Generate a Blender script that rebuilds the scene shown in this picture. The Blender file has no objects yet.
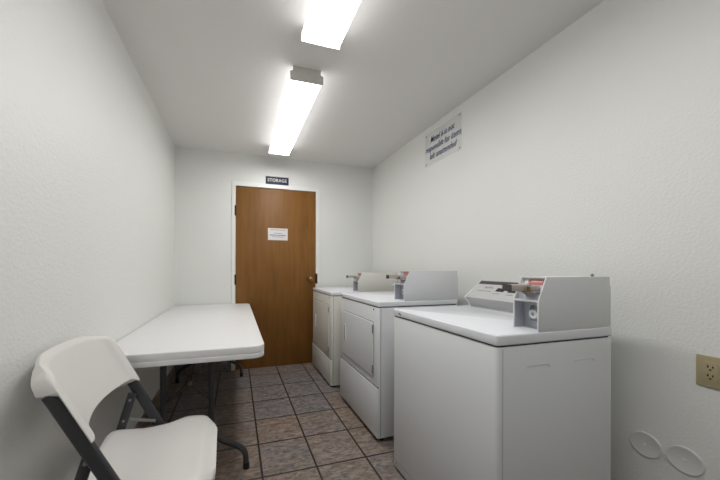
import bpy, bmesh, math, random
from mathutils import Vector, Matrix

random.seed(4)
S = bpy.context.scene
C = S.collection

# ---------------------------------------------------------------- camera
H = 1.14
cd = bpy.data.cameras.new('camera'); cam = bpy.data.objects.new('camera', cd); C.objects.link(cam)
cd.sensor_width = 36.0
cd.lens = 289.53 / 720 * 36.0
cd.shift_x = (360 - 321.6) / 720
cd.shift_y = (267.67 - 240) / 720
cd.clip_start = 0.02
cam.matrix_world = (Matrix.Translation((0, 0, H)) @ Matrix.Rotation(-0.2878, 4, 'Z')
                    @ Matrix.Rotation(math.pi / 2, 4, 'X') @ Matrix.Rotation(0.0032, 4, 'Z'))
S.camera = cam

# ---------------------------------------------------------------- light and exposure
w = bpy.data.worlds.new('world'); S.world = w; w.use_nodes = True
w.node_tree.nodes['Background'].inputs[0].default_value = (0.9, 0.95, 1, 1)
w.node_tree.nodes['Background'].inputs[1].default_value = 0.3
S.view_settings.view_transform = 'Standard'
S.view_settings.look = 'None'
S.view_settings.gamma = 1
S.view_settings.exposure = 0.0
LAMP = 15.8          # radiance of the fluorescent diffusers

WL, WR, YB, YF, HC = -0.616, 1.664, 3.35, -2.4, 2.406

# ---------------------------------------------------------------- materials
def s2l(c):
    return tuple(((v / 255 / 12.92) if v / 255 <= .04045 else ((v / 255 + .055) / 1.055) ** 2.4) for v in c) + (1,)

def mat(name, rgb, rough=.5, metal=0.0, bump=0.0, bscale=60, var=0.0, vscale=6, spec=.5, coat=0):
    m = bpy.data.materials.new(name); m.use_nodes = True
    nt = m.node_tree; N = nt.nodes; L = nt.links
    b = N['Principled BSDF']
    b.inputs['Roughness'].default_value = rough; b.inputs['Metallic'].default_value = metal
    b.inputs['Specular IOR Level'].default_value = spec
    b.inputs['Coat Weight'].default_value = coat
    tc = N.new('ShaderNodeTexCoord')
    nz = N.new('ShaderNodeTexNoise'); nz.inputs['Scale'].default_value = vscale; nz.inputs['Detail'].default_value = 4
    L.new(tc.outputs['Object'], nz.inputs['Vector'])
    mx = N.new('ShaderNodeMix'); mx.data_type = 'RGBA'
    c = s2l(rgb)
    mx.inputs['A'].default_value = tuple(v * (1 - var) for v in c[:3]) + (1,)
    mx.inputs['B'].default_value = tuple(min(1, v * (1 + var)) for v in c[:3]) + (1,)
    L.new(nz.outputs['Fac'], mx.inputs['Factor'])
    L.new(mx.outputs['Result'], b.inputs['Base Color'])
    if bump:
        n2 = N.new('ShaderNodeTexNoise'); n2.inputs['Scale'].default_value = bscale; n2.inputs['Detail'].default_value = 3
        L.new(tc.outputs['Object'], n2.inputs['Vector'])
        bp = N.new('ShaderNodeBump'); bp.inputs['Strength'].default_value = bump; bp.inputs['Distance'].default_value = .004
        L.new(n2.outputs['Fac'], bp.inputs['Height']); L.new(bp.outputs['Normal'], b.inputs['Normal'])
    return m

M = {}
M['wall'] = mat('wall_paint', (232, 233, 229), .45, bump=.5, bscale=95, var=.01, vscale=2)
M['ceiling'] = mat('ceiling_paint', (234, 233, 230), .8, bump=.3, bscale=80, var=.015, vscale=3)
M['trim'] = mat('trim_paint', (236, 237, 233), .4)
M['enamel'] = mat('white_enamel', (219, 221, 222), .28, var=.01, bump=.03, bscale=300)
M['enamel_top'] = mat('top_enamel', (228, 230, 234), .22)
M['enamel_warm'] = mat('warm_white_enamel', (222, 221, 212), .32)
M['seam'] = mat('dark_seam', (60, 58, 56), .7)
M['seam_soft'] = mat('soft_seam', (118, 116, 112), .7)
M['black'] = mat('black_plastic', (22, 22, 24), .45)
M['grey_metal'] = mat('grey_metal', (150, 150, 150), .35, metal=.7)
M['slide'] = mat('brushed_coin_slide', (190, 182, 176), .35, metal=.4, var=.12, vscale=70)
M['chrome'] = mat('chrome', (200, 200, 200), .15, metal=1)
M['recess'] = mat('coin_recess_grey', (186, 189, 196), .4, metal=.3)
M['alu'] = mat('brushed_aluminium', (205, 205, 203), .38, metal=.35, var=.05, vscale=40)
M['alu_dark'] = mat('console_lower_grey', (178, 178, 176), .4, metal=.3)
M['console_band'] = mat('console_dark_band', (70, 62, 60), .35)
M['red'] = mat('red_label', (176, 104, 94), .5)
M['label_pink'] = mat('pink_print', (206, 160, 150), .5)
M['label'] = mat('pale_label', (215, 210, 205), .5)
M['gold'] = mat('brass_tag', (140, 112, 70), .35, metal=.5, var=.2, vscale=90)
M['frame'] = mat('charcoal_powdercoat', (54, 54, 57), .42, bump=.04, bscale=300)
M['frame_black'] = mat('table_leg_metal', (58, 57, 58), .4)
M['rubber'] = mat('black_rubber', (20, 20, 20), .7)
M['chair'] = mat('chair_plastic', (216, 213, 209), .48, bump=.12, bscale=260, var=.02, vscale=9)
M['table'] = mat('table_plastic', (226, 226, 225), .42, bump=.15, bscale=220, var=.015, vscale=14)
M['outlet'] = mat('ivory_beige_plastic', (176, 163, 128), .4)
M['blank'] = mat('painted_cover', (222, 222, 219), .45)
M['knob'] = mat('aged_brass', (150, 130, 95), .3, metal=.9)
M['hinge'] = mat('dark_bronze', (62, 48, 36), .4, metal=.6)
M['storage'] = mat('navy_sign_plastic', (38, 42, 66), .4)
M['sign_edge'] = mat('grey_sign_edge', (140, 130, 130), .5)
M['white'] = mat('white_print', (225, 222, 218), .6)
M['paper'] = mat('white_paper', (228, 226, 224), .7)
M['ink'] = mat('blue_grey_ink', (98, 108, 140), .6)
M['ink_red'] = mat('reddish_ink', (170, 140, 140), .6)
M['ink_soft'] = mat('faint_grey_ink', (150, 150, 152), .6)
M['fixture'] = mat('fixture_white_metal', (232, 230, 226), .5)

# acrylic sign plate
m = mat('clear_acrylic', (232, 233, 235), .3); M['acrylic'] = m
m.node_tree.nodes['Principled BSDF'].inputs['Alpha'].default_value = .1

# lamp diffuser: a real emitter
for nm, st in (('diffuser', LAMP), ('diffuser_side', LAMP * .20)):
    m = bpy.data.materials.new('glowing_' + nm); m.use_nodes = True; M[nm] = m
    N = m.node_tree.nodes; L = m.node_tree.links; N.clear()
    e = N.new('ShaderNodeEmission'); e.inputs[0].default_value = (1, .99, .995, 1); e.inputs[1].default_value = st
    o = N.new('ShaderNodeOutputMaterial'); L.new(e.outputs[0], o.inputs[0])

# wooden door
m = mat('stained_birch', (140, 90, 40), .5, spec=.35); M['wood'] = m
N = m.node_tree.nodes; L = m.node_tree.links; b = N['Principled BSDF']
tc = N.new('ShaderNodeTexCoord'); mp = N.new('ShaderNodeMapping'); mp.inputs['Scale'].default_value = (9, 9, .7)
L.new(tc.outputs['Object'], mp.inputs['Vector'])
n1 = N.new('ShaderNodeTexNoise'); n1.inputs['Scale'].default_value = 3; n1.inputs['Detail'].default_value = 6; n1.inputs['Distortion'].default_value = .6
L.new(mp.outputs[0], n1.inputs['Vector'])
n2 = N.new('ShaderNodeTexNoise'); n2.inputs['Scale'].default_value = 2.2; n2.inputs['Detail'].default_value = 3
L.new(tc.outputs['Object'], n2.inputs['Vector'])
ad = N.new('ShaderNodeMath'); ad.operation = 'MULTIPLY_ADD'; ad.inputs[1].default_value = .6
L.new(n1.outputs['Fac'], ad.inputs[0])
m2_ = N.new('ShaderNodeMath'); m2_.operation = 'MULTIPLY'; m2_.inputs[1].default_value = .4
L.new(n2.outputs['Fac'], m2_.inputs[0]); L.new(m2_.outputs[0], ad.inputs[2])
cr = N.new('ShaderNodeValToRGB'); cr.color_ramp.elements[0].position = .3; cr.color_ramp.elements[1].position = .7
cr.color_ramp.elements[0].color = s2l((112, 74, 28)); cr.color_ramp.elements[1].color = s2l((140, 95, 42))
L.new(ad.outputs[0], cr.inputs[0]); L.new(cr.outputs[0], b.inputs['Base Color'])

# slate look floor tile
def tile_material(name, x0, y0, size, wallboard=False):
    m = bpy.data.materials.new(name); m.use_nodes = True
    N = m.node_tree.nodes; L = m.node_tree.links; b = N['Principled BSDF']
    b.inputs['Roughness'].default_value = .42
    tc = N.new('ShaderNodeTexCoord'); mp = N.new('ShaderNodeMapping')
    mp.inputs['Location'].default_value = (-x0, -y0, 0)
    L.new(tc.outputs['Object'], mp.inputs['Vector'])
    br = N.new('ShaderNodeTexBrick'); br.offset = 0; br.squash = 1
    br.inputs['Scale'].default_value = 1; br.inputs['Mortar Size'].default_value = .0064
    br.inputs['Mortar Smooth'].default_value = .2; br.inputs['Bias'].default_value = 0
    br.inputs['Brick Width'].default_value = size; br.inputs['Row Height'].default_value = size
    br.inputs['Color1'].default_value = (0, 0, 0, 1); br.inputs['Color2'].default_value = (1, 1, 1, 1)
    br.inputs['Mortar'].default_value = (.5, .5, .5, 1)
    L.new(mp.outputs[0], br.inputs['Vector'])
    # per-tile shift of the slate pattern
    sc = N.new('ShaderNodeVectorMath'); sc.operation = 'SCALE'; sc.inputs['Scale'].default_value = 7.3
    L.new(br.outputs['Color'], sc.inputs[0])
    av = N.new('ShaderNodeVectorMath'); av.operation = 'ADD'
    L.new(tc.outputs['Object'], av.inputs[0]); L.new(sc.outputs[0], av.inputs[1])
    st = N.new('ShaderNodeMapping'); st.inputs['Scale'].default_value = (.8, 1.9, 1); L.new(av.outputs[0], st.inputs['Vector'])
    n1 = N.new('ShaderNodeTexNoise'); n1.inputs['Scale'].default_value = 9; n1.inputs['Detail'].default_value = 8
    n1.inputs['Roughness'].default_value = .62; n1.inputs['Distortion'].default_value = 1.6
    L.new(st.outputs[0], n1.inputs['Vector'])
    n2 = N.new('ShaderNodeTexNoise'); n2.inputs['Scale'].default_value = 24; n2.inputs['Detail'].default_value = 9
    n2.inputs['Roughness'].default_value = .7; n2.inputs['Distortion'].default_value = 1.0
    L.new(st.outputs[0], n2.inputs['Vector'])
    # hue: grey to brown, from tile id and noise
    a1 = N.new('ShaderNodeMath'); a1.operation = 'MULTIPLY_ADD'; a1.inputs[1].default_value = .55
    rgb = N.new('ShaderNodeRGBToBW'); L.new(br.outputs['Color'], rgb.inputs[0]); L.new(rgb.outputs[0], a1.inputs[0])
    k = N.new('ShaderNodeMath'); k.operation = 'MULTIPLY_ADD'; k.inputs[1].default_value = 1.3; k.inputs[2].default_value = -.4
    L.new(n1.outputs['Fac'], k.inputs[0]); L.new(k.outputs[0], a1.inputs[2])
    cr = N.new('ShaderNodeValToRGB'); el = cr.color_ramp.elements
    el[0].position = .2; el[0].color = s2l(TILE_A); el[1].position = .8; el[1].color = s2l(TILE_B)
    L.new(a1.outputs[0], cr.inputs[0])
    c2 = N.new('ShaderNodeValToRGB'); el = c2.color_ramp.elements
    el[0].position = .38; el[0].color = (.5, .5, .5, 1); el[1].position = .64; el[1].color = (1.42, 1.42, 1.42, 1)
    L.new(n2.outputs['Fac'], c2.inputs[0])
    mu = N.new('ShaderNodeMix'); mu.data_type = 'RGBA'; mu.blend_type = 'MULTIPLY'; mu.inputs['Factor'].default_value = 1
    L.new(cr.outputs[0], mu.inputs['A']); L.new(c2.outputs[0], mu.inputs['B'])
    gm = N.new('ShaderNodeMix'); gm.data_type = 'RGBA'; gm.inputs['B'].default_value = s2l((46, 38, 34))
    L.new(br.outputs['Fac'], gm.inputs['Factor']); L.new(mu.outputs['Result'], gm.inputs['A'])
    L.new(gm.outputs['Result'], b.inputs['Base Color'])
    hh = N.new('ShaderNodeMath'); hh.operation = 'MULTIPLY_ADD'; hh.inputs[1].default_value = -2.0
    L.new(br.outputs['Fac'], hh.inputs[0]); L.new(n2.outputs['Fac'], hh.inputs[2])
    bp = N.new('ShaderNodeBump'); bp.inputs['Strength'].default_value = .35; bp.inputs['Distance'].default_value = .004
    L.new(hh.outputs[0], bp.inputs['Height']); L.new(bp.outputs['Normal'], b.inputs['Normal'])
    return m
TILE_A = (126, 123, 124); TILE_B = (139, 123, 110)
M['tile'] = tile_material('slate_floor_tile', .1423, 2.516, .3062)
M['tile_base'] = tile_material('slate_base_tile', .1423, 2.516, .3062)
for n in M['tile_base'].node_tree.nodes:      # cut tiles: no grout rows across the low board
    if n.type == 'TEX_BRICK': n.inputs['Mortar Size'].default_value = .0

# ---------------------------------------------------------------- mesh helpers
def add_box(bm, a, b, bev=0, seg=2, mi=0):
    r = bmesh.ops.create_cube(bm, size=1)
    vs = r['verts']
    for v in vs:
        v.co = Vector(((a[0] + b[0]) / 2 + v.co.x * abs(b[0] - a[0]), (a[1] + b[1]) / 2 + v.co.y * abs(b[1] - a[1]), (a[2] + b[2]) / 2 + v.co.z * abs(b[2] - a[2])))
    fs = {f for v in vs for f in v.link_faces}
    for f in fs: f.material_index = mi
    if bev:
        es = list({e for v in vs for e in v.link_edges})
        r2 = bmesh.ops.bevel(bm, geom=es, offset=bev, segments=seg, affect='EDGES', profile=.5)
        for f in r2['faces']: f.material_index = mi
    return vs

def add_prism(bm, poly, axis, t0, t1, bev=0, seg=2):
    """poly in the plane across `axis`; axis 'y': poly of (x,z); 'z': poly of (x,y); 'x': poly of (y,z)"""
    def P(p, t):
        return {'y': (p[0], t, p[1]), 'z': (p[0], p[1], t), 'x': (t, p[0], p[1])}[axis]
    a = [bm.verts.new(P(p, t0)) for p in poly]; b = [bm.verts.new(P(p, t1)) for p in poly]
    n = len(poly); fs = [bm.faces.new(a), bm.faces.new(b)]
    for i in range(n): fs.append(bm.faces.new((a[i], a[(i + 1) % n], b[(i + 1) % n], b[i])))
    bmesh.ops.recalc_face_normals(bm, faces=fs)
    if bev:
        es = list({e for f in fs[:2] for e in f.edges})
        bmesh.ops.bevel(bm, geom=es, offset=bev, segments=seg, affect='EDGES', profile=.5)
    return a + b

def rounded(x0, y0, x1, y1, r, n=6):
    if not isinstance(r, (tuple, list)): r = (r,) * 4       # order: x0y0, x1y0, x1y1, x0y1
    out = []
    for (cx, cy, a0, q) in ((x0, y0, 180, r[0]), (x1, y0, 270, r[1]), (x1, y1, 0, r[2]), (x0, y1, 90, r[3])):
        if q <= 0: out.append((cx, cy)); continue
        ox = cx + (q if cx == x0 else -q); oy = cy + (q if cy == y0 else -q)
        for i in range(n + 1):
            t = math.radians(a0 + 90 * i / n); out.append((ox + q * math.cos(t), oy + q * math.sin(t)))
    return out

def add_cyl(bm, p0, p1, r0, r1=None, n=24):
    p0 = Vector(p0); p1 = Vector(p1); r1 = r0 if r1 is None else r1
    d = p1 - p0; mtx = Matrix.Translation((p0 + p1) / 2) @ d.to_track_quat('Z', 'Y').to_matrix().to_4x4()
    bmesh.ops.create_cone(bm, cap_ends=True, segments=n, radius1=r0, radius2=r1, depth=d.length, matrix=mtx)

def smooth_path(pts, it=3):
    pts = [Vector(p) for p in pts]
    for _ in range(it):
        q = [pts[0]]
        for i in range(len(pts) - 1):
            a, b = pts[i], pts[i + 1]
            if i > 0: q.append(a.lerp(b, .25))
            if i < len(pts) - 2: q.append(a.lerp(b, .75))
        q.append(pts[-1]); pts = q
    return pts

def add_tube(bm, pts, rx, ry=None, n=12, side=Vector((0, 1, 0)), power=1.0):
    """sweep an oval; ry along `side`, rx across it"""
    ry = rx if ry is None else ry
    rings = []
    for i, p in enumerate(pts):
        t = (pts[min(i + 1, len(pts) - 1)] - pts[max(i - 1, 0)]).normalized()
        s = (side - t * side.dot(t)).normalized(); u = t.cross(s)
        ring = []
        for k in range(n):
            a = 2 * math.pi * k / n; ca, sa = math.cos(a), math.sin(a)
            ca = math.copysign(abs(ca) ** power, ca); sa = math.copysign(abs(sa) ** power, sa)
            ring.append(bm.verts.new(p + u * rx * ca + s * ry * sa))
        rings.append(ring)
    for a, b in zip(rings, rings[1:]):
        for k in range(n): bm.faces.new((a[k], a[(k + 1) % n], b[(k + 1) % n], b[k]))
    bm.faces.new(rings[0]); bm.faces.new(rings[-1])
    bmesh.ops.recalc_face_normals(bm, faces=bm.faces[:])

def obj(name, bm, mats, parent=None, smooth=True, angle=35):
    me = bpy.data.meshes.new(name); bm.to_mesh(me); bm.free()
    o = bpy.data.objects.new(name, me); C.objects.link(o)
    for m in (mats if isinstance(mats, (list, tuple)) else [mats]): me.materials.append(m)
    if smooth:
        for p in me.polygons: p.use_smooth = True
        me.set_sharp_from_angle(angle=math.radians(angle))
    if parent is not None: o.parent = parent
    return o

def box(name, a, b, m, parent=None, bev=0, seg=2):
    bm = bmesh.new(); add_box(bm, a, b, bev, seg); return obj(name, bm, m, parent)

def thing(name, label, cat, loc=(0, 0, 0), rz=0, group=None):
    o = bpy.data.objects.new(name, None); C.objects.link(o); o.empty_display_size = .1
    o.location = loc; o.rotation_euler = (0, 0, rz)
    o['label'] = label; o['category'] = cat
    if group: o['group'] = group
    return o

def tag(o, label, cat, group=None):
    o['label'] = label; o['category'] = cat
    if group: o['group'] = group
    return o

def structure(o): o['kind'] = 'structure'; return o

def text_object(name, body, size, mtx, m, parent, shear=0, ext=.0004, spacing=1.0, sx=1.0, fat=.012):
    cu = bpy.data.curves.new(name, 'FONT'); cu.body = body; cu.size = size; cu.extrude = ext; cu.shear = shear
    cu.align_x = 'CENTER'; cu.align_y = 'CENTER'; cu.space_character = spacing; cu.offset = size * fat; cu.resolution_u = 3
    t = bpy.data.objects.new(name + '_curve', cu); C.objects.link(t)
    dg = bpy.context.evaluated_depsgraph_get(); dg.update()
    me = bpy.data.meshes.new_from_object(t.evaluated_get(dg))
    bpy.data.objects.remove(t); bpy.data.curves.remove(cu)
    me.transform(mtx @ Matrix.Diagonal((sx, 1, 1, 1)))
    me.materials.clear(); me.materials.append(m)
    o = bpy.data.objects.new(name, me); C.objects.link(o); o.parent = parent
    return o

# ---------------------------------------------------------------- room shell
T = .1
structure(box('floor', (WL - T, YF - T, -.1), (WR + T, YB + T, 0), M['tile']))
structure(box('ceiling', (WL - T, YF - T, HC), (WR + T, YB + T, HC + .1), M['ceiling']))
structure(box('wall_left', (WL - T, YF - T, 0), (WL, YB + T, HC), M['wall']))
structure(box('wall_right', (WR, YF - T, 0), (WR + T, YB + T, HC), M['wall']))
structure(box('wall_front', (WL, YF - T, 0), (WR, YF, HC), M['wall']))
# far wall with the door opening cut out
DX0, DX1, DZ = -.002, .914, 2.043
bm = bmesh.new()
add_box(bm, (WL, YB, 0), (DX0 - .012, YB + T, HC)); add_box(bm, (DX1 + .012, YB, 0), (WR, YB + T, HC))
add_box(bm, (DX0 - .012, YB, DZ + .012), (DX1 + .012, YB + T, HC))
structure(obj('wall_back', bm, M['wall'], smooth=False))
# tile baseboards
def baseboard(name, a, b):
    o = box(name, a, b, M['tile_base'], None, .003); return structure(o)
baseboard('baseboard_left', (WL, YF, 0), (WL + .010, YB, .118))
baseboard('baseboard_back', (WL + .010, YB - .010, 0), (DX0 - .046, YB, .118))

# door casing (narrow painted jamb)
bm = bmesh.new()
add_box(bm, (DX0 - .044, YB - .012, 0), (DX0 - .003, YB + .06, DZ + .050), .003)
add_box(bm, (DX1 + .003, YB - .012, 0), (DX1 + .052, YB + .06, DZ + .050), .003)
add_box(bm, (DX0 - .003, YB - .012, DZ + .003), (DX1 + .003, YB + .06, DZ + .050), .003)
add_box(bm, (DX0 - .003, YB + .040, .001), (DX0 + .012, YB + .06, DZ)); add_box(bm, (DX1 - .012, YB + .040, .001), (DX1 + .003, YB + .06, DZ))
trim = structure(obj('trim_1', bm, M['trim'], smooth=False))
box('strike_plate', (DX1 + .001, YB - .0145, .950), (DX1 + .022, YB + .02, 1.070), M['hinge'], trim, .002)
# door leaf
door = structure(box('door_1', (DX0, YB + .001, .006), (DX1, YB + .038, DZ - .001), M['wood'], None, .002))
for z in (1.77, 1.005, .25):
    bm = bmesh.new(); add_box(bm, (DX0 - .014, YB - .0135, z - .055), (DX0 + .004, YB + .002, z + .055), .001)
    add_cyl(bm, (DX0 - .003, YB - .014, z - .057), (DX0 - .003, YB - .014, z + .057), .006, n=12)
    obj('hinge', bm, M['hinge'], door)
bm = bmesh.new()
kx, kz = .845, 1.005
add_cyl(bm, (kx, YB - .032, kz), (kx, YB - .006, kz), .011)
bmesh.ops.create_uvsphere(bm, u_segments=24, v_segments=14, radius=.027, matrix=Matrix.Translation((kx, YB - .048, kz)) @ Matrix.Diagonal((1, .75, 1, 1)))
kn = obj('doorknob', bm, M['knob'], door)
bm = bmesh.new(); add_cyl(bm, (kx, YB + .002, kz), (kx, YB - .008, kz), .032, .028); obj('rosette', bm, M['knob'], kn)

# ---------------------------------------------------------------- light fixtures
def light_fixture(y0, y1, label):
    x0, x1, zb = .325, .535, 2.322
    t = thing('ceiling_light', label, 'ceiling light', ((x0 + x1) / 2, (y0 + y1) / 2, HC), 0, 'wraparound fluorescent lights on the ceiling')
    off = Vector(t.location)
    def sh(bm):
        for v in bm.verts: v.co -= off
        return bm
    bm = bmesh.new(); add_box(bm, (x0 + .028, y0 + .002, HC - .042), (x1 - .028, y1 - .002, HC), .003)
    obj('housing', sh(bm), M['fixture'], t)
    sec = [(x0 + .002, HC - .040), (x0 + .003, zb + .010), (x0 + .007, zb + .001), (x1 - .007, zb + .001), (x1 - .003, zb + .010), (x1 - .002, HC - .040)]
    bm = bmesh.new(); add_prism(bm, sec, 'y', y0 + .012, y1 - .012)
    for f in bm.faces: f.material_index = 0 if f.normal.z < -.3 else 1        # the prismatic sides glow less than the underside
    obj('diffuser', sh(bm), [M['diffuser'], M['diffuser_side']], t)
    cap = [(x0 - .003, HC - .034), (x0 - .003, zb + .001), (x0 + .001, zb - .003), (x1 - .001, zb - .003), (x1 + .003, zb + .001), (x1 + .003, HC - .034), (x1 - .014, HC - .030), (x1 - .014, HC - .001), (x0 + .014, HC - .001), (x0 + .014, HC - .030)]
    for a, b in ((y0, y0 + .012), (y1 - .012, y1)):
        bm = bmesh.new(); add_prism(bm, cap, 'y', a, b, .0015); obj('end_cap', sh(bm), M['fixture'], t)
    return t
light_fixture(.262, 1.487, 'glowing white fluorescent ceiling light nearest the viewer, cut by the top of the photo')
light_fixture(-.66, -.037, 'added unseen fill light behind the viewer, shaped like the ceiling fixtures')  # added fill fixture, never in view; brightens the near walls and machines
light_fixture(1.79, 3.035, 'glowing white fluorescent ceiling light nearest the door, wholly in view')

# ---------------------------------------------------------------- signs, outlet, blank plates
def ori(xdir, ydir, loc):
    xdir = Vector(xdir); ydir = Vector(ydir); z = xdir.cross(ydir)
    m_ = Matrix((xdir, ydir, z)).transposed().to_4x4(); m_.translation = loc; return m_

sg = tag(box('storage_sign', (.322, YB - .006, 2.093), (.586, YB, 2.184), M['storage'], None, .002), 'small dark navy sign with white lettering above the brown door', 'sign')
text_object('lettering', 'STORAGE', .050, ori((1, 0, 0), (0, 0, 1), (.454, YB - .0064, 2.141)), M['white'], sg, ext=.0004, spacing=1.05, sx=.98)
pn = tag(box('door_notice', (.350, YB - .0012, 1.455), (.578, YB - .0002, 1.592), M['paper'], None), 'white paper notice with faint print stuck on the brown door', 'notice')
bm = bmesh.new()
rr = random.Random(2)
def print_line(bm, x0, x1, z, h, y):
    x = x0
    while x < x1:
        wdt = rr.uniform(.006, .02); add_box(bm, (x, y - .0004, z - h / 2), (min(x + wdt, x1), y, z + h / 2)); x += wdt + .004
print_line(bm, .375, .555, 1.573, .008, YB - .0012)
obj('printed_heading', bm, M['ink_red'], pn, False)
bm = bmesh.new()
print_line(bm, .42, .51, 1.535, .006, YB - .0012); print_line(bm, .372, .556, 1.513, .010, YB - .0012); print_line(bm, .40, .53, 1.494, .006, YB - .0012)
obj('printed_text', bm, M['ink'], pn, False)

# notice on the right wall
ws = tag(box('wall_sign', (WR - .004, 1.832, 2.056), (WR - .0005, 2.277, 2.348), M['acrylic'], None, .001), 'clear acrylic notice with slanted blue-grey lettering high on the right wall', 'sign')
for i, (s_, yy) in enumerate((('Motel 6 is not', 2.055), ('responsible for items', 2.052), ('left unattended', 2.050))):
    text_object('lettering', s_, .074, ori((0, -1, 0), (0, 0, 1), (WR - .0046, yy, 2.276 - i * .074)), M['ink'], ws, shear=.28, sx=(.70, .69, .72)[i], fat=.004)
for yy in (1.85, 2.258):
    for zz in (2.075, 2.33):
        bm = bmesh.new(); add_cyl(bm, (WR - .004, yy, zz), (WR - .008, yy, zz), .007, .004, 12); obj('screw', bm, M['grey_metal'], ws)

# wall outlet
ou = tag(box('wall_outlet', (WR - .006, .572, .706), (WR, .644, .821), M['outlet'], None, .0025), 'beige electrical outlet on the white wall right of the washer', 'outlet')
fc = box('receptacle', (WR - .0085, .590, .728), (WR - .005, .626, .799), M['outlet'], ou, .001)
for zz in (.780, .748):
    bm = bmesh.new()
    add_box(bm, (WR - .0092, .612, zz - .001), (WR - .0084, .6155, zz + .008)); add_box(bm, (WR - .0092, .6005, zz - .0005), (WR - .0084, .6035, zz + .007))
    add_cyl(bm, (WR - .0084, .608, zz - .008), (WR - .0092, .608, zz - .008), .003, n=12)
    obj('socket', bm, M['black'], fc)
for zz in (.7125, .8145):
    bm = bmesh.new(); add_cyl(bm, (WR - .006, .608, zz), (WR - .0072, .608, zz), .003, n=12); obj('screw', bm, M['outlet'], ou)

def blank_plate(y, z, r, label):
    bm = bmesh.new(); n = 48; rings = []
    for q, h in ((r, 0), (r, .004), (r - .002, .0062), (r - .005, .0068), (r - .008, .0060), (r - .011, .0048)):
        rings.append([bm.verts.new((WR - h, y + q * math.cos(2 * math.pi * k / n), z + q * math.sin(2 * math.pi * k / n))) for k in range(n)])
    for a_, b_ in zip(rings, rings[1:]):
        for k in range(n): bm.faces.new((a_[k], a_[(k + 1) % n], b_[(k + 1) % n], b_[k]))
    bm.faces.new(rings[-1]); bm.faces.new(rings[0]); bmesh.ops.recalc_face_normals(bm, faces=bm.faces[:])
    o = tag(obj('blank_cover_plate', bm, M['blank']), label, 'cover plate', 'round cover plates low on the right wall')
    bm = bmesh.new(); add_cyl(bm, (WR - .0045, y, z), (WR - .0070, y, z), .006, .005, 16); obj('screw', bm, M['fixture'], o)
blank_plate(.784, .397, .051, 'round painted blank plate on the right wall, the one beside the washer')
blank_plate(.672, .402, .051, 'round painted blank plate on the right wall, the one farther from the washer')

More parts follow.
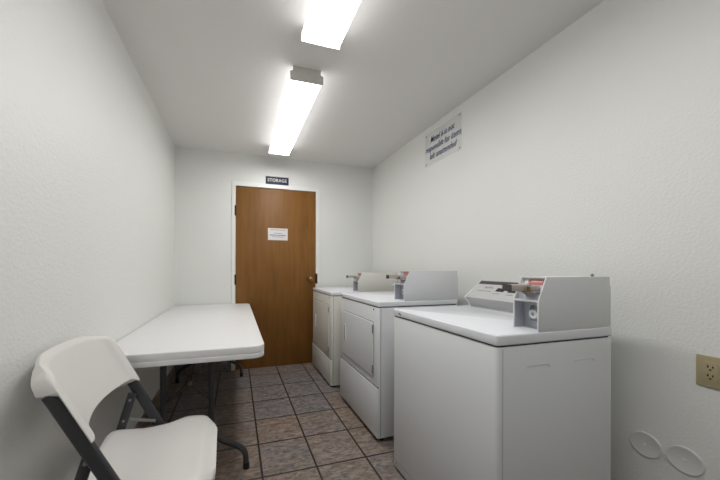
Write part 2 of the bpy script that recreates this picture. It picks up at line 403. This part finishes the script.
# ---------------------------------------------------------------- coin machines
def coin_box(parent, x0, x1, y0, y1, z0, z1, lean, mt, slide_len, detail=True):
    """the coin meter case; near side panel at y0, opening towards -x"""
    zm = z0 + (z1 - z0) * .55
    prof = [(x0, z0), (x0, zm), (x0 + lean, z1), (x1, z1), (x1, z0)]
    inner = .022
    bm = bmesh.new()
    for a, b in ((y0, y0 + .005), (y1 - .005, y1)): add_prism(bm, prof, 'y', a, b, .001)
    # body filling behind the recess, top
    xb = x0 + .055
    add_prism(bm, [(xb, z0), (xb, zm), (x0 + lean + .012, z1 - .012), (x0 + lean + .001, z1 - .004), (x0 + lean + .001, z1 - .0005), (x1 - .0005, z1 - .0005), (x1 - .0005, z0)], 'y', y0 + .004, y1 - .004)
    add_box(bm, (x0 + .001, y0 + .004, zm - .004), (xb + .01, y1 - .004, zm + .003), .0008)      # shelf edge
    cb = obj('coin_box', bm, mt, parent)
    # grey lining of the openings
    bm = bmesh.new()
    add_box(bm, (x0 + .002, y1 - .0065, z0 + .001), (xb - .001, y1 - .005, zm - .004))
    add_box(bm, (xb - .003, y0 + .005, z0 + .001), (xb - .0005, y1 - .005, zm - .004))
    # sloping face set in behind the lean of the side panels
    def sl(t, back): # t 0..1 up the slope
        return (x0 + .004 + lean * t + back, zm + .003 + (z1 - zm - .007) * t)
    add_prism(bm, [sl(0, .012), sl(1, .012), sl(1, .02), sl(0, .02)], 'y', y0 + .005, y1 - .005)
    obj('recess_lining', bm, M['recess'], cb)
    yc = (y0 + y1) / 2
    # lock
    bm = bmesh.new(); zl = z0 + (zm - z0) * .53
    add_cyl(bm, (xb - .003, yc - .012, zl), (xb - .030, yc - .010, zl), .0175, .0165, 28)
    lk = obj('lock', bm, M['enamel_top'], cb)
    bm = bmesh.new(); add_box(bm, (xb - .005, yc - .040, zl - .030), (xb - .0028, yc + .020, zl + .030), .0006)
    add_cyl(bm, (xb - .030, yc - .010, zl), (xb - .0315, yc - .010, zl), .0065, n=14)
    obj('lock_plate', bm, M['grey_metal'], cb)
    for dz in (-.022, .027):
        bm = bmesh.new(); add_cyl(bm, (xb - .005, yc + .014, zl + dz), (xb - .008, yc + .014, zl + dz), .003, n=10); obj('screw', bm, M['chrome'], cb)
    # coin slide: chute, tongue and turned handle
    zs = zm + (z1 - zm) * .56
    bm = bmesh.new()
    add_box(bm, (x0 + .004, yc - .034, zs - .020), (x0 + .03, yc + .034, zs - .012), .001)
    add_box(bm, (x0 - .012, yc - .030, zs - .012), (x0 + .035, yc + .030, zs + .006), .003)
    add_box(bm, (x0 + .004 - slide_len, yc - .018, zs - .012), (x0 + .01, yc + .018, zs + .011), .002)
    obj('coin_slide', bm, M['slide'], cb)
    bm = bmesh.new(); add_box(bm, (x0 - slide_len, yc - .019, zs - .013), (x0 - slide_len + .003, yc + .019, zs + .012), .002)
    obj('slide_handle', bm, M['console_band'], cb)
    # labels on the slope
    def lab(name, ya, yb, ta, tb, m_, back=.010):
        bm = bmesh.new(); add_prism(bm, [sl(ta, back), sl(tb, back), sl(tb, back + .0022), sl(ta, back + .0022)], 'y', ya, yb); return obj(name, bm, m_, cb)
    d = y1 - y0
    lab('red_label', y0 + d * .10, y0 + d * .70, .68, .95, M['red'])
    if detail:
        lab('label_print', y0 + d * .20, y0 + d * .62, .79, .86, M['label_pink'], .0094)
        lab('pale_label', y0 + d * .74, y0 + d * .88, .66, .92, M['label'])
    bm = bmesh.new(); add_box(bm, (x0 - .016, yc - .029, zs - .017), (x0 - .0118, yc + .024, zs + .003)); obj('brass_tag', bm, M['gold'], cb)
    if detail:   # little top lock
        bm = bmesh.new(); add_cyl(bm, (x1 - .052, y0 + .03, z1 - .001), (x1 - .052, y0 + .03, z1 + .006), .005, n=14)
        add_cyl(bm, (x1 - .052, y0 + .03, z1 + .006), (x1 - .052, y0 + .03, z1 + .011), .007, .003, n=14); obj('top_lock', bm, M['grey_metal'], cb)
    return cb

def console(parent, xb, y0, y1, z0, detail=True):
    """leaning control console; xb its foot, seen end at y1"""
    prof = [(xb, z0), (xb, z0 + .014), (xb - .040, z0 + .060), (xb + .089, z0 + .162), (xb + .10, z0 + .16), (xb + .10, z0)]
    ins = [(xb + .004, z0), (xb + .004, z0 + .015), (xb - .034, z0 + .060), (xb + .088, z0 + .156), (xb + .096, z0 + .156), (xb + .096, z0)]
    bm = bmesh.new(); add_prism(bm, ins, 'y', y0 + .004, y1 - .004); c = obj('console', bm, M['alu_dark'], parent)
    for a, b in ((y0, y0 + .006), (y1 - .006, y1)):
        bm = bmesh.new(); add_prism(bm, prof, 'y', a, b, .001); obj('end_panel', bm, M['enamel_top'], c)
    p0 = Vector((xb - .034, z0 + .060)); p1 = Vector((xb + .088, z0 + .156)); d = (p1 - p0); n = Vector((-d.y, d.x)).normalized()
    def slab(name, t0, t1, ya, yb, th, m_):
        a = p0 + d * t0; b = p0 + d * t1
        bm = bmesh.new(); add_prism(bm, [tuple(a - n * .001), tuple(b - n * .001), tuple(b + n * th), tuple(a + n * th)], 'y', ya, yb)
        return obj(name, bm, m_, c)
    slab('control_face', 0, .80, y0 + .006, y1 - .006, .0012, M['alu'])
    slab('dark_band', .80, .98, y0 + .006, y1 - .006, .0016, M['console_band'])
    if detail:
        slab('display_window', .44, .62, y1 - .215, y1 - .165, .0022, M['black'])
        slab('display_window', .44, .62, y1 - .295, y1 - .240, .0022, M['black'])
        a = p0 + d * .5 + n * .0014
        rr2 = random.Random(3); bm = bmesh.new(); yy = y1 - .075
        for k in range(9):
            wd = rr2.uniform(.003, .008); t = .58 + .03 * math.sin(k * 2.1)
            q0 = p0 + d * t; q1 = p0 + d * (t + .07)
            add_prism(bm, [tuple(q0 + n * .001), tuple(q1 + n * .001), tuple(q1 + n * .0018), tuple(q0 + n * .0018)], 'y', yy - wd, yy); yy -= wd + .0015
        obj('brand_mark', bm, M['ink_soft'], c, False)
        for ya, yb, t in ((y1 - .045, y1 - .14, .40), (y1 - .165, y1 - .205, .30), (y1 - .245, y1 - .285, .30)):
            q0 = p0 + d * t; q1 = p0 + d * (t + .03)
            bm = bmesh.new(); add_prism(bm, [tuple(q0 + n * .001), tuple(q1 + n * .001), tuple(q1 + n * .0018), tuple(q0 + n * .0018)], 'y', yb, ya)
            obj('printed_line', bm, M['ink_soft'], c, False)
    return c

def machine_body(parent, x0, x1, y0, y1, zb, zl, zt, em, tm, bevf=.016):
    """cabinet with rounded front posts and a top slab above a shadow gap"""
    bm = bmesh.new()
    add_prism(bm, rounded(x0, y0, x1, y1, (bevf, .004, .004, bevf), 6), 'z', zb, zl - .006, .0015)
    cab = obj('cabinet', bm, em, parent)
    bm = bmesh.new(); add_box(bm, (x0 + .008, y0 + .008, zl - .008), (x1 - .006, y1 - .008, zl + .006)); obj('gap_shade', bm, M['seam'], cab)  # dark inset slab: the shade of the open gap put into its colour
    bm = bmesh.new(); add_prism(bm, rounded(x0 - .004, y0 - .001, x1, y1 + .001, (.018, .002, .002, .018), 6), 'z', zl, zt, .007, 4)
    tp = obj('top_panel', bm, tm, parent)
    for x in (x0 + .05, x1 - .05):
        for y in (y0 + .05, y1 - .05):
            bm = bmesh.new(); add_cyl(bm, (x, y, 0), (x, y, .008), .018, .018, 14); add_cyl(bm, (x, y, .008), (x, y, zb + .004), .008, .008, 12)
            obj('levelling_foot', bm, M['rubber'], parent)
    return cab, tp

def line_strip(bm, x, pts, wd, th=.0012):
    """thin raised bead on a plane x=const along (y,z) points"""
    for (a, b) in zip(pts, pts[1:]):
        a = Vector(a); b = Vector(b); d = (b - a); n = Vector((-d.y, d.x)).normalized() * wd / 2; e = d.normalized() * wd * .3
        poly = [tuple(a + n - e), tuple(b + n + e), tuple(b - n + e), tuple(a - n - e)]
        add_prism(bm, poly, 'x', x - th, x + .0005)

# front washer
wt = thing('washing_machine', 'white coin washing machine nearest the viewer, top loading with a sloped console', 'washing machine', (1.16, 1.13, 0))
def rel(parent):
    """parts are modelled in room coordinates; bring their meshes to the parent's own frame"""
    inv = Matrix.Translation(-Vector(parent.location))
    def walk(o):
        for ch in [c for c in C.objects if c.parent == o]:
            if ch.type == 'MESH': ch.data.transform(inv)
            walk(ch)
    walk(parent)
cab, tp = machine_body(wt, .868, 1.449, .785, 1.478, .018, .869, .908, M['enamel'], M['enamel_top'])
bm = bmesh.new(); add_prism(bm, rounded(.885, .80, 1.30, 1.463, .015), 'z', .9050, .9085, .002); lid = obj('lid', bm, M['enamel_top'], wt)
bm = bmesh.new()
# kick line and side seams
add_box(bm, (.8672, .803, .062), (.8686, 1.462, .0645)); add_box(bm, (.8885, .7842, .025), (.8905, .7856, .858))
obj('panel_seam', bm, M['alu_dark'], cab, False)
for xa, xb_, z in ((1.001, 1.108, .792), (1.237, 1.347, .792)):
    bm = bmesh.new()
    add_prism(bm, [(xa, z - .004), (xa + .008, z), (xb_ - .008, z), (xb_, z - .006), (xb_ + .006, z - .014), (xb_ + .002, z - .014), (xb_ - .004, z - .008), (xb_ - .010, z - .004), (xa + .008, z - .004), (xa, z - .007)], 'y', .7835, .786)
    obj('embossed_handhold', bm, M['enamel'], cab, False)
bm = bmesh.new(); add_cyl(bm, (.868, 1.44, .043), (.8665, 1.44, .043), .0045, n=12); obj('screw', bm, M['grey_metal'], cab)
bm = bmesh.new(); add_box(bm, (.861, 1.398, .884), (.8645, 1.412, .8905), .0008); add_box(bm, (.8612, 1.392, .880), (.8645, 1.399, .886), .0008); obj('lid_badge', bm, M['black'], tp)
console(wt, 1.372, .80, 1.443, .907)
coin_box(wt, 1.056, 1.440, .7855, .8865, .908, 1.108, .040, M['enamel'], .092)
rel(wt)

def dryer(label, x0, x1, y0, y1, zb, zl, zt, split, dz0, dz1, dy0, dy1, cbx0, cbx1, cbz1, cons, em, tm, ctm):
    t = thing('clothes_dryer', label, 'dryer', ((x0 + x1) / 2, (y0 + y1) / 2, 0), 0, 'front loading coin dryers against the right wall')
    cab, tp = machine_body(t, x0, x1, y0, y1, zb, zl, zt, em, tm)
    # lower access panel, proud of the cabinet front
    bm = bmesh.new(); add_box(bm, (x0 - .006, y0 + .001, zb + .002), (x0 + .012, y1 - .001, split), .003)
    obj('toe_panel', bm, em, t)
    bm = bmesh.new(); add_box(bm, (x0 - .002, y0 + .003, split), (x0 + .016, y1 - .003, split + .007)); add_box(bm, (x0 + .017, y0 - .0006, zb + .01), (x0 + .0195, y0 + .001, zl - .01))
    obj('panel_seam', bm, M['seam'], cab, False)
    # door
    bm = bmesh.new(); add_prism(bm, rounded(dy0 - .005, dz0 - .005, dy1 + .005, dz1 + .005, .017), 'x', x0 - .001, x0 + .004)
    gp = obj('door_gap', bm, M['seam_soft'], cab)
    bm = bmesh.new(); add_prism(bm, rounded(dy0, dz0, dy1, dz1, .014), 'x', x0 - .007, x0 + .002, .003, 3)
    dr = obj('door', bm, em, t)
    hz = (dz0 + dz1) / 2
    bm = bmesh.new(); add_prism(bm, rounded(dy1 - .10, hz - .06, dy1 - .082, hz + .075, .008), 'x', x0 - .0125, x0 - .005, .0015)
    obj('handle', bm, M['enamel_top'], dr)
    bm = bmesh.new(); add_prism(bm, rounded(dy1 - .094, hz - .05, dy1 - .086, hz + .065, .003), 'x', x0 - .0132, x0 - .012); obj('finger_slot', bm, M['seam_soft'], dr)
    for z in (dz1 - .045, dz0 + .045):
        bm = bmesh.new(); add_box(bm, (x0 - .010, dy0 - .002, z - .028), (x0 - .004, dy0 + .010, z + .028), .002); obj('hinge', bm, M['grey_metal'], dr)
    for (y, z) in ((y0 + .065, zl - .022),):
        bm = bmesh.new(); add_cyl(bm, (x0 + .0005, y, z), (x0 - .002, y, z), .006, n=10); obj('screw', bm, M['seam'], cab)
    bm = bmesh.new(); add_box(bm, (x0 - .0065, y1 - .045, zt - .020), (x0 - .003, y1 - .030, zt - .012)); obj('lid_badge', bm, M['black'], tp)
    console(t, cons, y0 + .006, y1 - .02, zt, False)
    coin_box(t, cbx0, cbx1, y0 + .001, y0 + .125, zt, cbz1, .045, ctm, .09, False)
    rel(t)
    return t
dryer('white front loading dryer with coin box, standing between the front washer and the far dryer', .885, 1.505, 1.692, 2.392, .032, .885, .919,
      .357, .415, .775, 1.757, 2.352, 1.075, 1.505, 1.12, 1.415, M['enamel'], M['enamel_top'], M['enamel'])
dryer('cream white front loading dryer standing farthest back, beside the brown door', .866, 1.560, 2.592, 3.285, .024, .874, .908,
      .268, .305, .780, 2.660, 3.225, 1.135, 1.560, 1.090, 1.46, M['enamel_warm'], M['enamel_top'], M['enamel_warm'])

# ---------------------------------------------------------------- folding table
tx0, tx1, ty0, ty1, tz = -.6135, .146, 1.510, 3.335, .74
tb = thing('folding_table', 'white plastic folding table with dark metal legs along the left wall', 'table', ((tx0 + tx1) / 2, (ty0 + ty1) / 2, 0))
bm = bmesh.new(); add_prism(bm, rounded(tx0, ty0, tx1, ty1, .062, 10), 'z', tz - .040, tz, .006, 3)
add_prism(bm, rounded(tx0 + .0008, ty0 + .0008, tx1 - .0008, ty1 - .0008, .0612, 10), 'z', tz - .044, tz - .030)
add_prism(bm, rounded(tx0, ty0, tx1, ty1, .062, 10), 'z', tz - .064, tz - .038, .003, 3)
obj('tabletop', bm, M['table'], tb)
bm = bmesh.new()
for x in (tx0 + .06, tx1 - .085):
    bm = bmesh.new(); add_box(bm, (x, ty0 + .08, tz - .072), (x + .025, ty1 - .08, tz - .062), .002); obj('side_rail', bm, M['frame_black'], tb)
txc = (tx0 + tx1) / 2
def leg_set(yl, s):
    """one H leg: two posts, cross foot bars, spreader"""
    for sg_ in (-1, 1):
        px = txc - .012 + sg_ * .120
        pts = smooth_path([(px, yl, tz - .06), (px, yl, .30), (px, yl, .24), (px + sg_ * .035, yl, .19), (px + sg_ * .14, yl, .135), (px + sg_ * .178, yl, .10), (px + sg_ * .184, yl, .055), (px + sg_ * .186, yl, .008)], 3)
        bm = bmesh.new(); add_tube(bm, pts, .016, n=14); lg = obj('leg', bm, M['frame_black'], tb)
        bm = bmesh.new(); add_cyl(bm, (px + sg_ * .186, yl, 0), (px + sg_ * .185, yl, .035), .018, .0165, 14); obj('foot_cap', bm, M['rubber'], lg)
    bm = bmesh.new(); add_tube(bm, [Vector((txc - .132, yl, .215)), Vector((txc + .108, yl, .215))], .010, n=10); obj('crossbar', bm, M['frame_black'], tb)
    bm = bmesh.new(); add_tube(bm, [Vector((txc - .25, yl, tz - .07)), Vector((txc + .25, yl, tz - .07))], .011, n=10)
    obj('crossbar', bm, M['frame_black'], tb)
    ap = Vector((txc - .003, yl + s * .02, .505))
    for sg_ in (-1, 1):
        bm = bmesh.new(); add_tube(bm, [ap, Vector((txc - .012 + sg_ * .116, yl, .415))], .009, n=8); obj('folding_brace', bm, M['frame_black'], tb)
    bm = bmesh.new(); add_tube(bm, [ap, Vector((txc + .005, yl + s * .40, tz - .06))], .005, n=8)
    obj('folding_brace', bm, M['frame_black'], tb)
    bm = bmesh.new(); add_cyl(bm, ap - Vector((0, .012, 0)), ap + Vector((0, .012, 0)), .010, n=12); obj('brace_pivot', bm, M['knob'], tb)
leg_set(1.70, 1); leg_set(3.15, -1)
rel(tb)

# ---------------------------------------------------------------- folding chair (faces +x, built around its own base)
ch = thing('folding_chair', 'white plastic folding chair with charcoal metal frame in front of the table', 'chair', (-.310, 1.215, 0), math.radians(2.2))
def tx(z): return -.106 - .517 * (z - .63)
HW = .2325
for sg_ in (1, -1):
    bm = bmesh.new()
    add_tube(bm, [Vector((tx(.788), sg_ * HW, .788)), Vector((tx(.40), sg_ * HW, .40)), Vector((tx(.02), sg_ * HW, .02))], .0203, .0115, 20, power=.65)
    lg = obj('leg', bm, M['frame'], ch)
    bm = bmesh.new(); add_tube(bm, [Vector((tx(.03), sg_ * HW, .03)), Vector((tx(.0), sg_ * HW, 0))], .024, .016, 16, power=.6); obj('foot_cap', bm, M['rubber'], lg)
    # rear leg
    bm = bmesh.new(); yr = sg_ * (HW - .026)
    P0 = Vector((-.105, yr, .598)); P1 = Vector((-.272, yr, .02))
    add_tube(bm, [P0, P0.lerp(P1, .5), P1], .0165, .009, 16, power=.6)
    lg = obj('leg', bm, M['frame'], ch)
    bm = bmesh.new(); add_tube(bm, [P1 + Vector((.003, 0, .012)), Vector((-.276, yr, 0))], .020, .013, 16, power=.6); obj('foot_cap', bm, M['rubber'], lg)
    bm = bmesh.new(); add_cyl(bm, (-.112, sg_ * (HW - .008), .575), (-.112, sg_ * (HW - .036), .575), .006, n=12); obj('rivet', bm, M['grey_metal'], ch)
    bm = bmesh.new(); add_cyl(bm, (-.135, sg_ * (HW - .012), .49), (-.135, sg_ * (HW - .037), .49), .005, n=12); obj('rivet', bm, M['grey_metal'], ch)
    # link under the seat
    bm = bmesh.new(); add_tube(bm, [Vector((-.133, sg_ * (HW - .014), .49)), Vector((-.02, sg_ * (HW - .014), .462))], .007, .003, 10, power=.6); obj('folding_link', bm, M['grey_metal'], ch)
for a_, b_, q in (((tx(.16), -HW, .16), (tx(.16), HW, .16), .011), ((-.236, -HW + .026, .145), (-.236, HW - .026, .145), .010), ((tx(.42), -HW, .418), (tx(.42), HW, .418), .009)):
    bm = bmesh.new(); add_tube(bm, [Vector(a_), Vector(b_)], q, n=12); obj('crossbar', bm, M['frame'], ch)

# seat: lofted moulded shell
def grid_shell(nu, nv, top, bottom):
    """closed shell from two (u,v)->Vector functions, u,v in 0..1"""
    bm = bmesh.new()
    A = [[bm.verts.new(top(i / nu, j / nv)) for j in range(nv + 1)] for i in range(nu + 1)]
    B = [[bm.verts.new(bottom(i / nu, j / nv)) for j in range(nv + 1)] for i in range(nu + 1)]
    for i in range(nu):
        for j in range(nv):
            bm.faces.new((A[i][j], A[i + 1][j], A[i + 1][j + 1], A[i][j + 1]))
            bm.faces.new((B[i][j], B[i][j + 1], B[i + 1][j + 1], B[i + 1][j]))
    for i in range(nu):
        bm.faces.new((A[i][0], B[i][0], B[i + 1][0], A[i + 1][0])); bm.faces.new((A[i][nv], A[i + 1][nv], B[i + 1][nv], B[i][nv]))
    for j in range(nv):
        bm.faces.new((A[0][j], A[0][j + 1], B[0][j + 1], B[0][j])); bm.faces.new((A[nu][j], B[nu][j], B[nu][j + 1], A[nu][j + 1]))
    bmesh.ops.recalc_face_normals(bm, faces=bm.faces[:])
    return bm

def interp(x, tab):
    for (a, va), (b, vb) in zip(tab, tab[1:]):
        if x <= b:
            t = (x - a) / (b - a); t = t * t * (3 - 2 * t); return va + (vb - va) * t
    return tab[-1][1]

def seat_top(u, v, inset=0, drop=0):
    x = -.180 + .420 * u
    # half width along the seat
    hw = interp(x, [(-.180, .195), (-.08, .203), (.03, .205), (.12, .236), (.25, .236)])
    # round the four corners
    if x > .240 - .12:
        t = min(1, (x - .120) / .12); hw -= .095 * (1 - math.sqrt(max(0, 1 - t * t)))
    if x < -.180 + .035:
        t = (-.145 - x) / .035; hw -= .035 * (1 - math.sqrt(max(0, 1 - t * t)))
    hw -= inset
    s = 2 * v - 1
    z = interp(x, [(-.180, .470), (-.05, .455), (.10, .464), (.18, .462), (.240, .432)])
    z -= .010 * (1 - s * s) * (1 if x < .15 else max(0, (.245 - x) / .095))           # dished centre
    z -= .010 * max(0, abs(s) - .88) / .12                       # rolled rim
    if x < -.17: z -= .006 * (-.17 - x) / .01
    return Vector((x, hw * s, z - drop))
us = 40
bm = grid_shell(us, 32, lambda u, v: seat_top(u, v), lambda u, v: seat_top(.012 + u * .976, v, .004, .026 - .006 * u))
so = obj('seat', bm, M['chair'], ch, angle=60)
mb = so.modifiers.new('bevel', 'BEVEL'); mb.width = .005; mb.segments = 3; mb.limit_method = 'ANGLE'; mb.angle_limit = math.radians(45)

# backrest: curved shell between and over the tubes
def back_pt(u, v, off):
    s = 2 * u - 1
    # arched lower edge and rounded upper corners
    t = max(0, (abs(s) - .4) / .6); top = .874 - .070 * (1 - math.sqrt(max(0, 1 - t * t)))
    zlo = .657 - .024 * min(1, max(0, (abs(s) - .80) / .12)) ** 1.4
    z = zlo + (top - zlo) * v
    y = .246 * s
    up = min(1, max(0, (z - .785) / .012))                      # above the tube ends the shell closes round them
    q = abs(s)
    x = tx(z) - .040 * max(0, 1 - (s / .84) ** 2)
    nrm = Vector((.888, -.10 * s * up, .459)).normalized()
    if off > 0:      # front: dished, rim rolled back along the top
        o = .012 + .012 * min(1, max(0, (q - .70) / .18)) ** 2 - .014 * max(0, (v - .88) / .12) ** 2
    else:            # back: deep side flanges behind the tubes, thin skin in front of them
        o = -.012 - (.040 * max(0, 1 - v / .75) + .009) * min(1, max(0, (q - .74) / .08)) * min(1, .5 + v * 5)
        if abs(y) > .217: o = .0208 * (1 - up) + o * up
    return Vector((x, y, z)) + nrm * o
bm = grid_shell(70, 44, lambda u, v: back_pt(u, v, .012 + .010 * abs(2 * u - 1) ** 6), lambda u, v: back_pt(u, v, -.014 - .034 * max(0, (abs(2 * u - 1) - .7) / .3) ** 2))
bo = obj('backrest', bm, M['chair'], ch, angle=60)
mb = bo.modifiers.new('bevel', 'BEVEL'); mb.width = .0015; mb.segments = 3; mb.limit_method = 'ANGLE'; mb.angle_limit = math.radians(45)
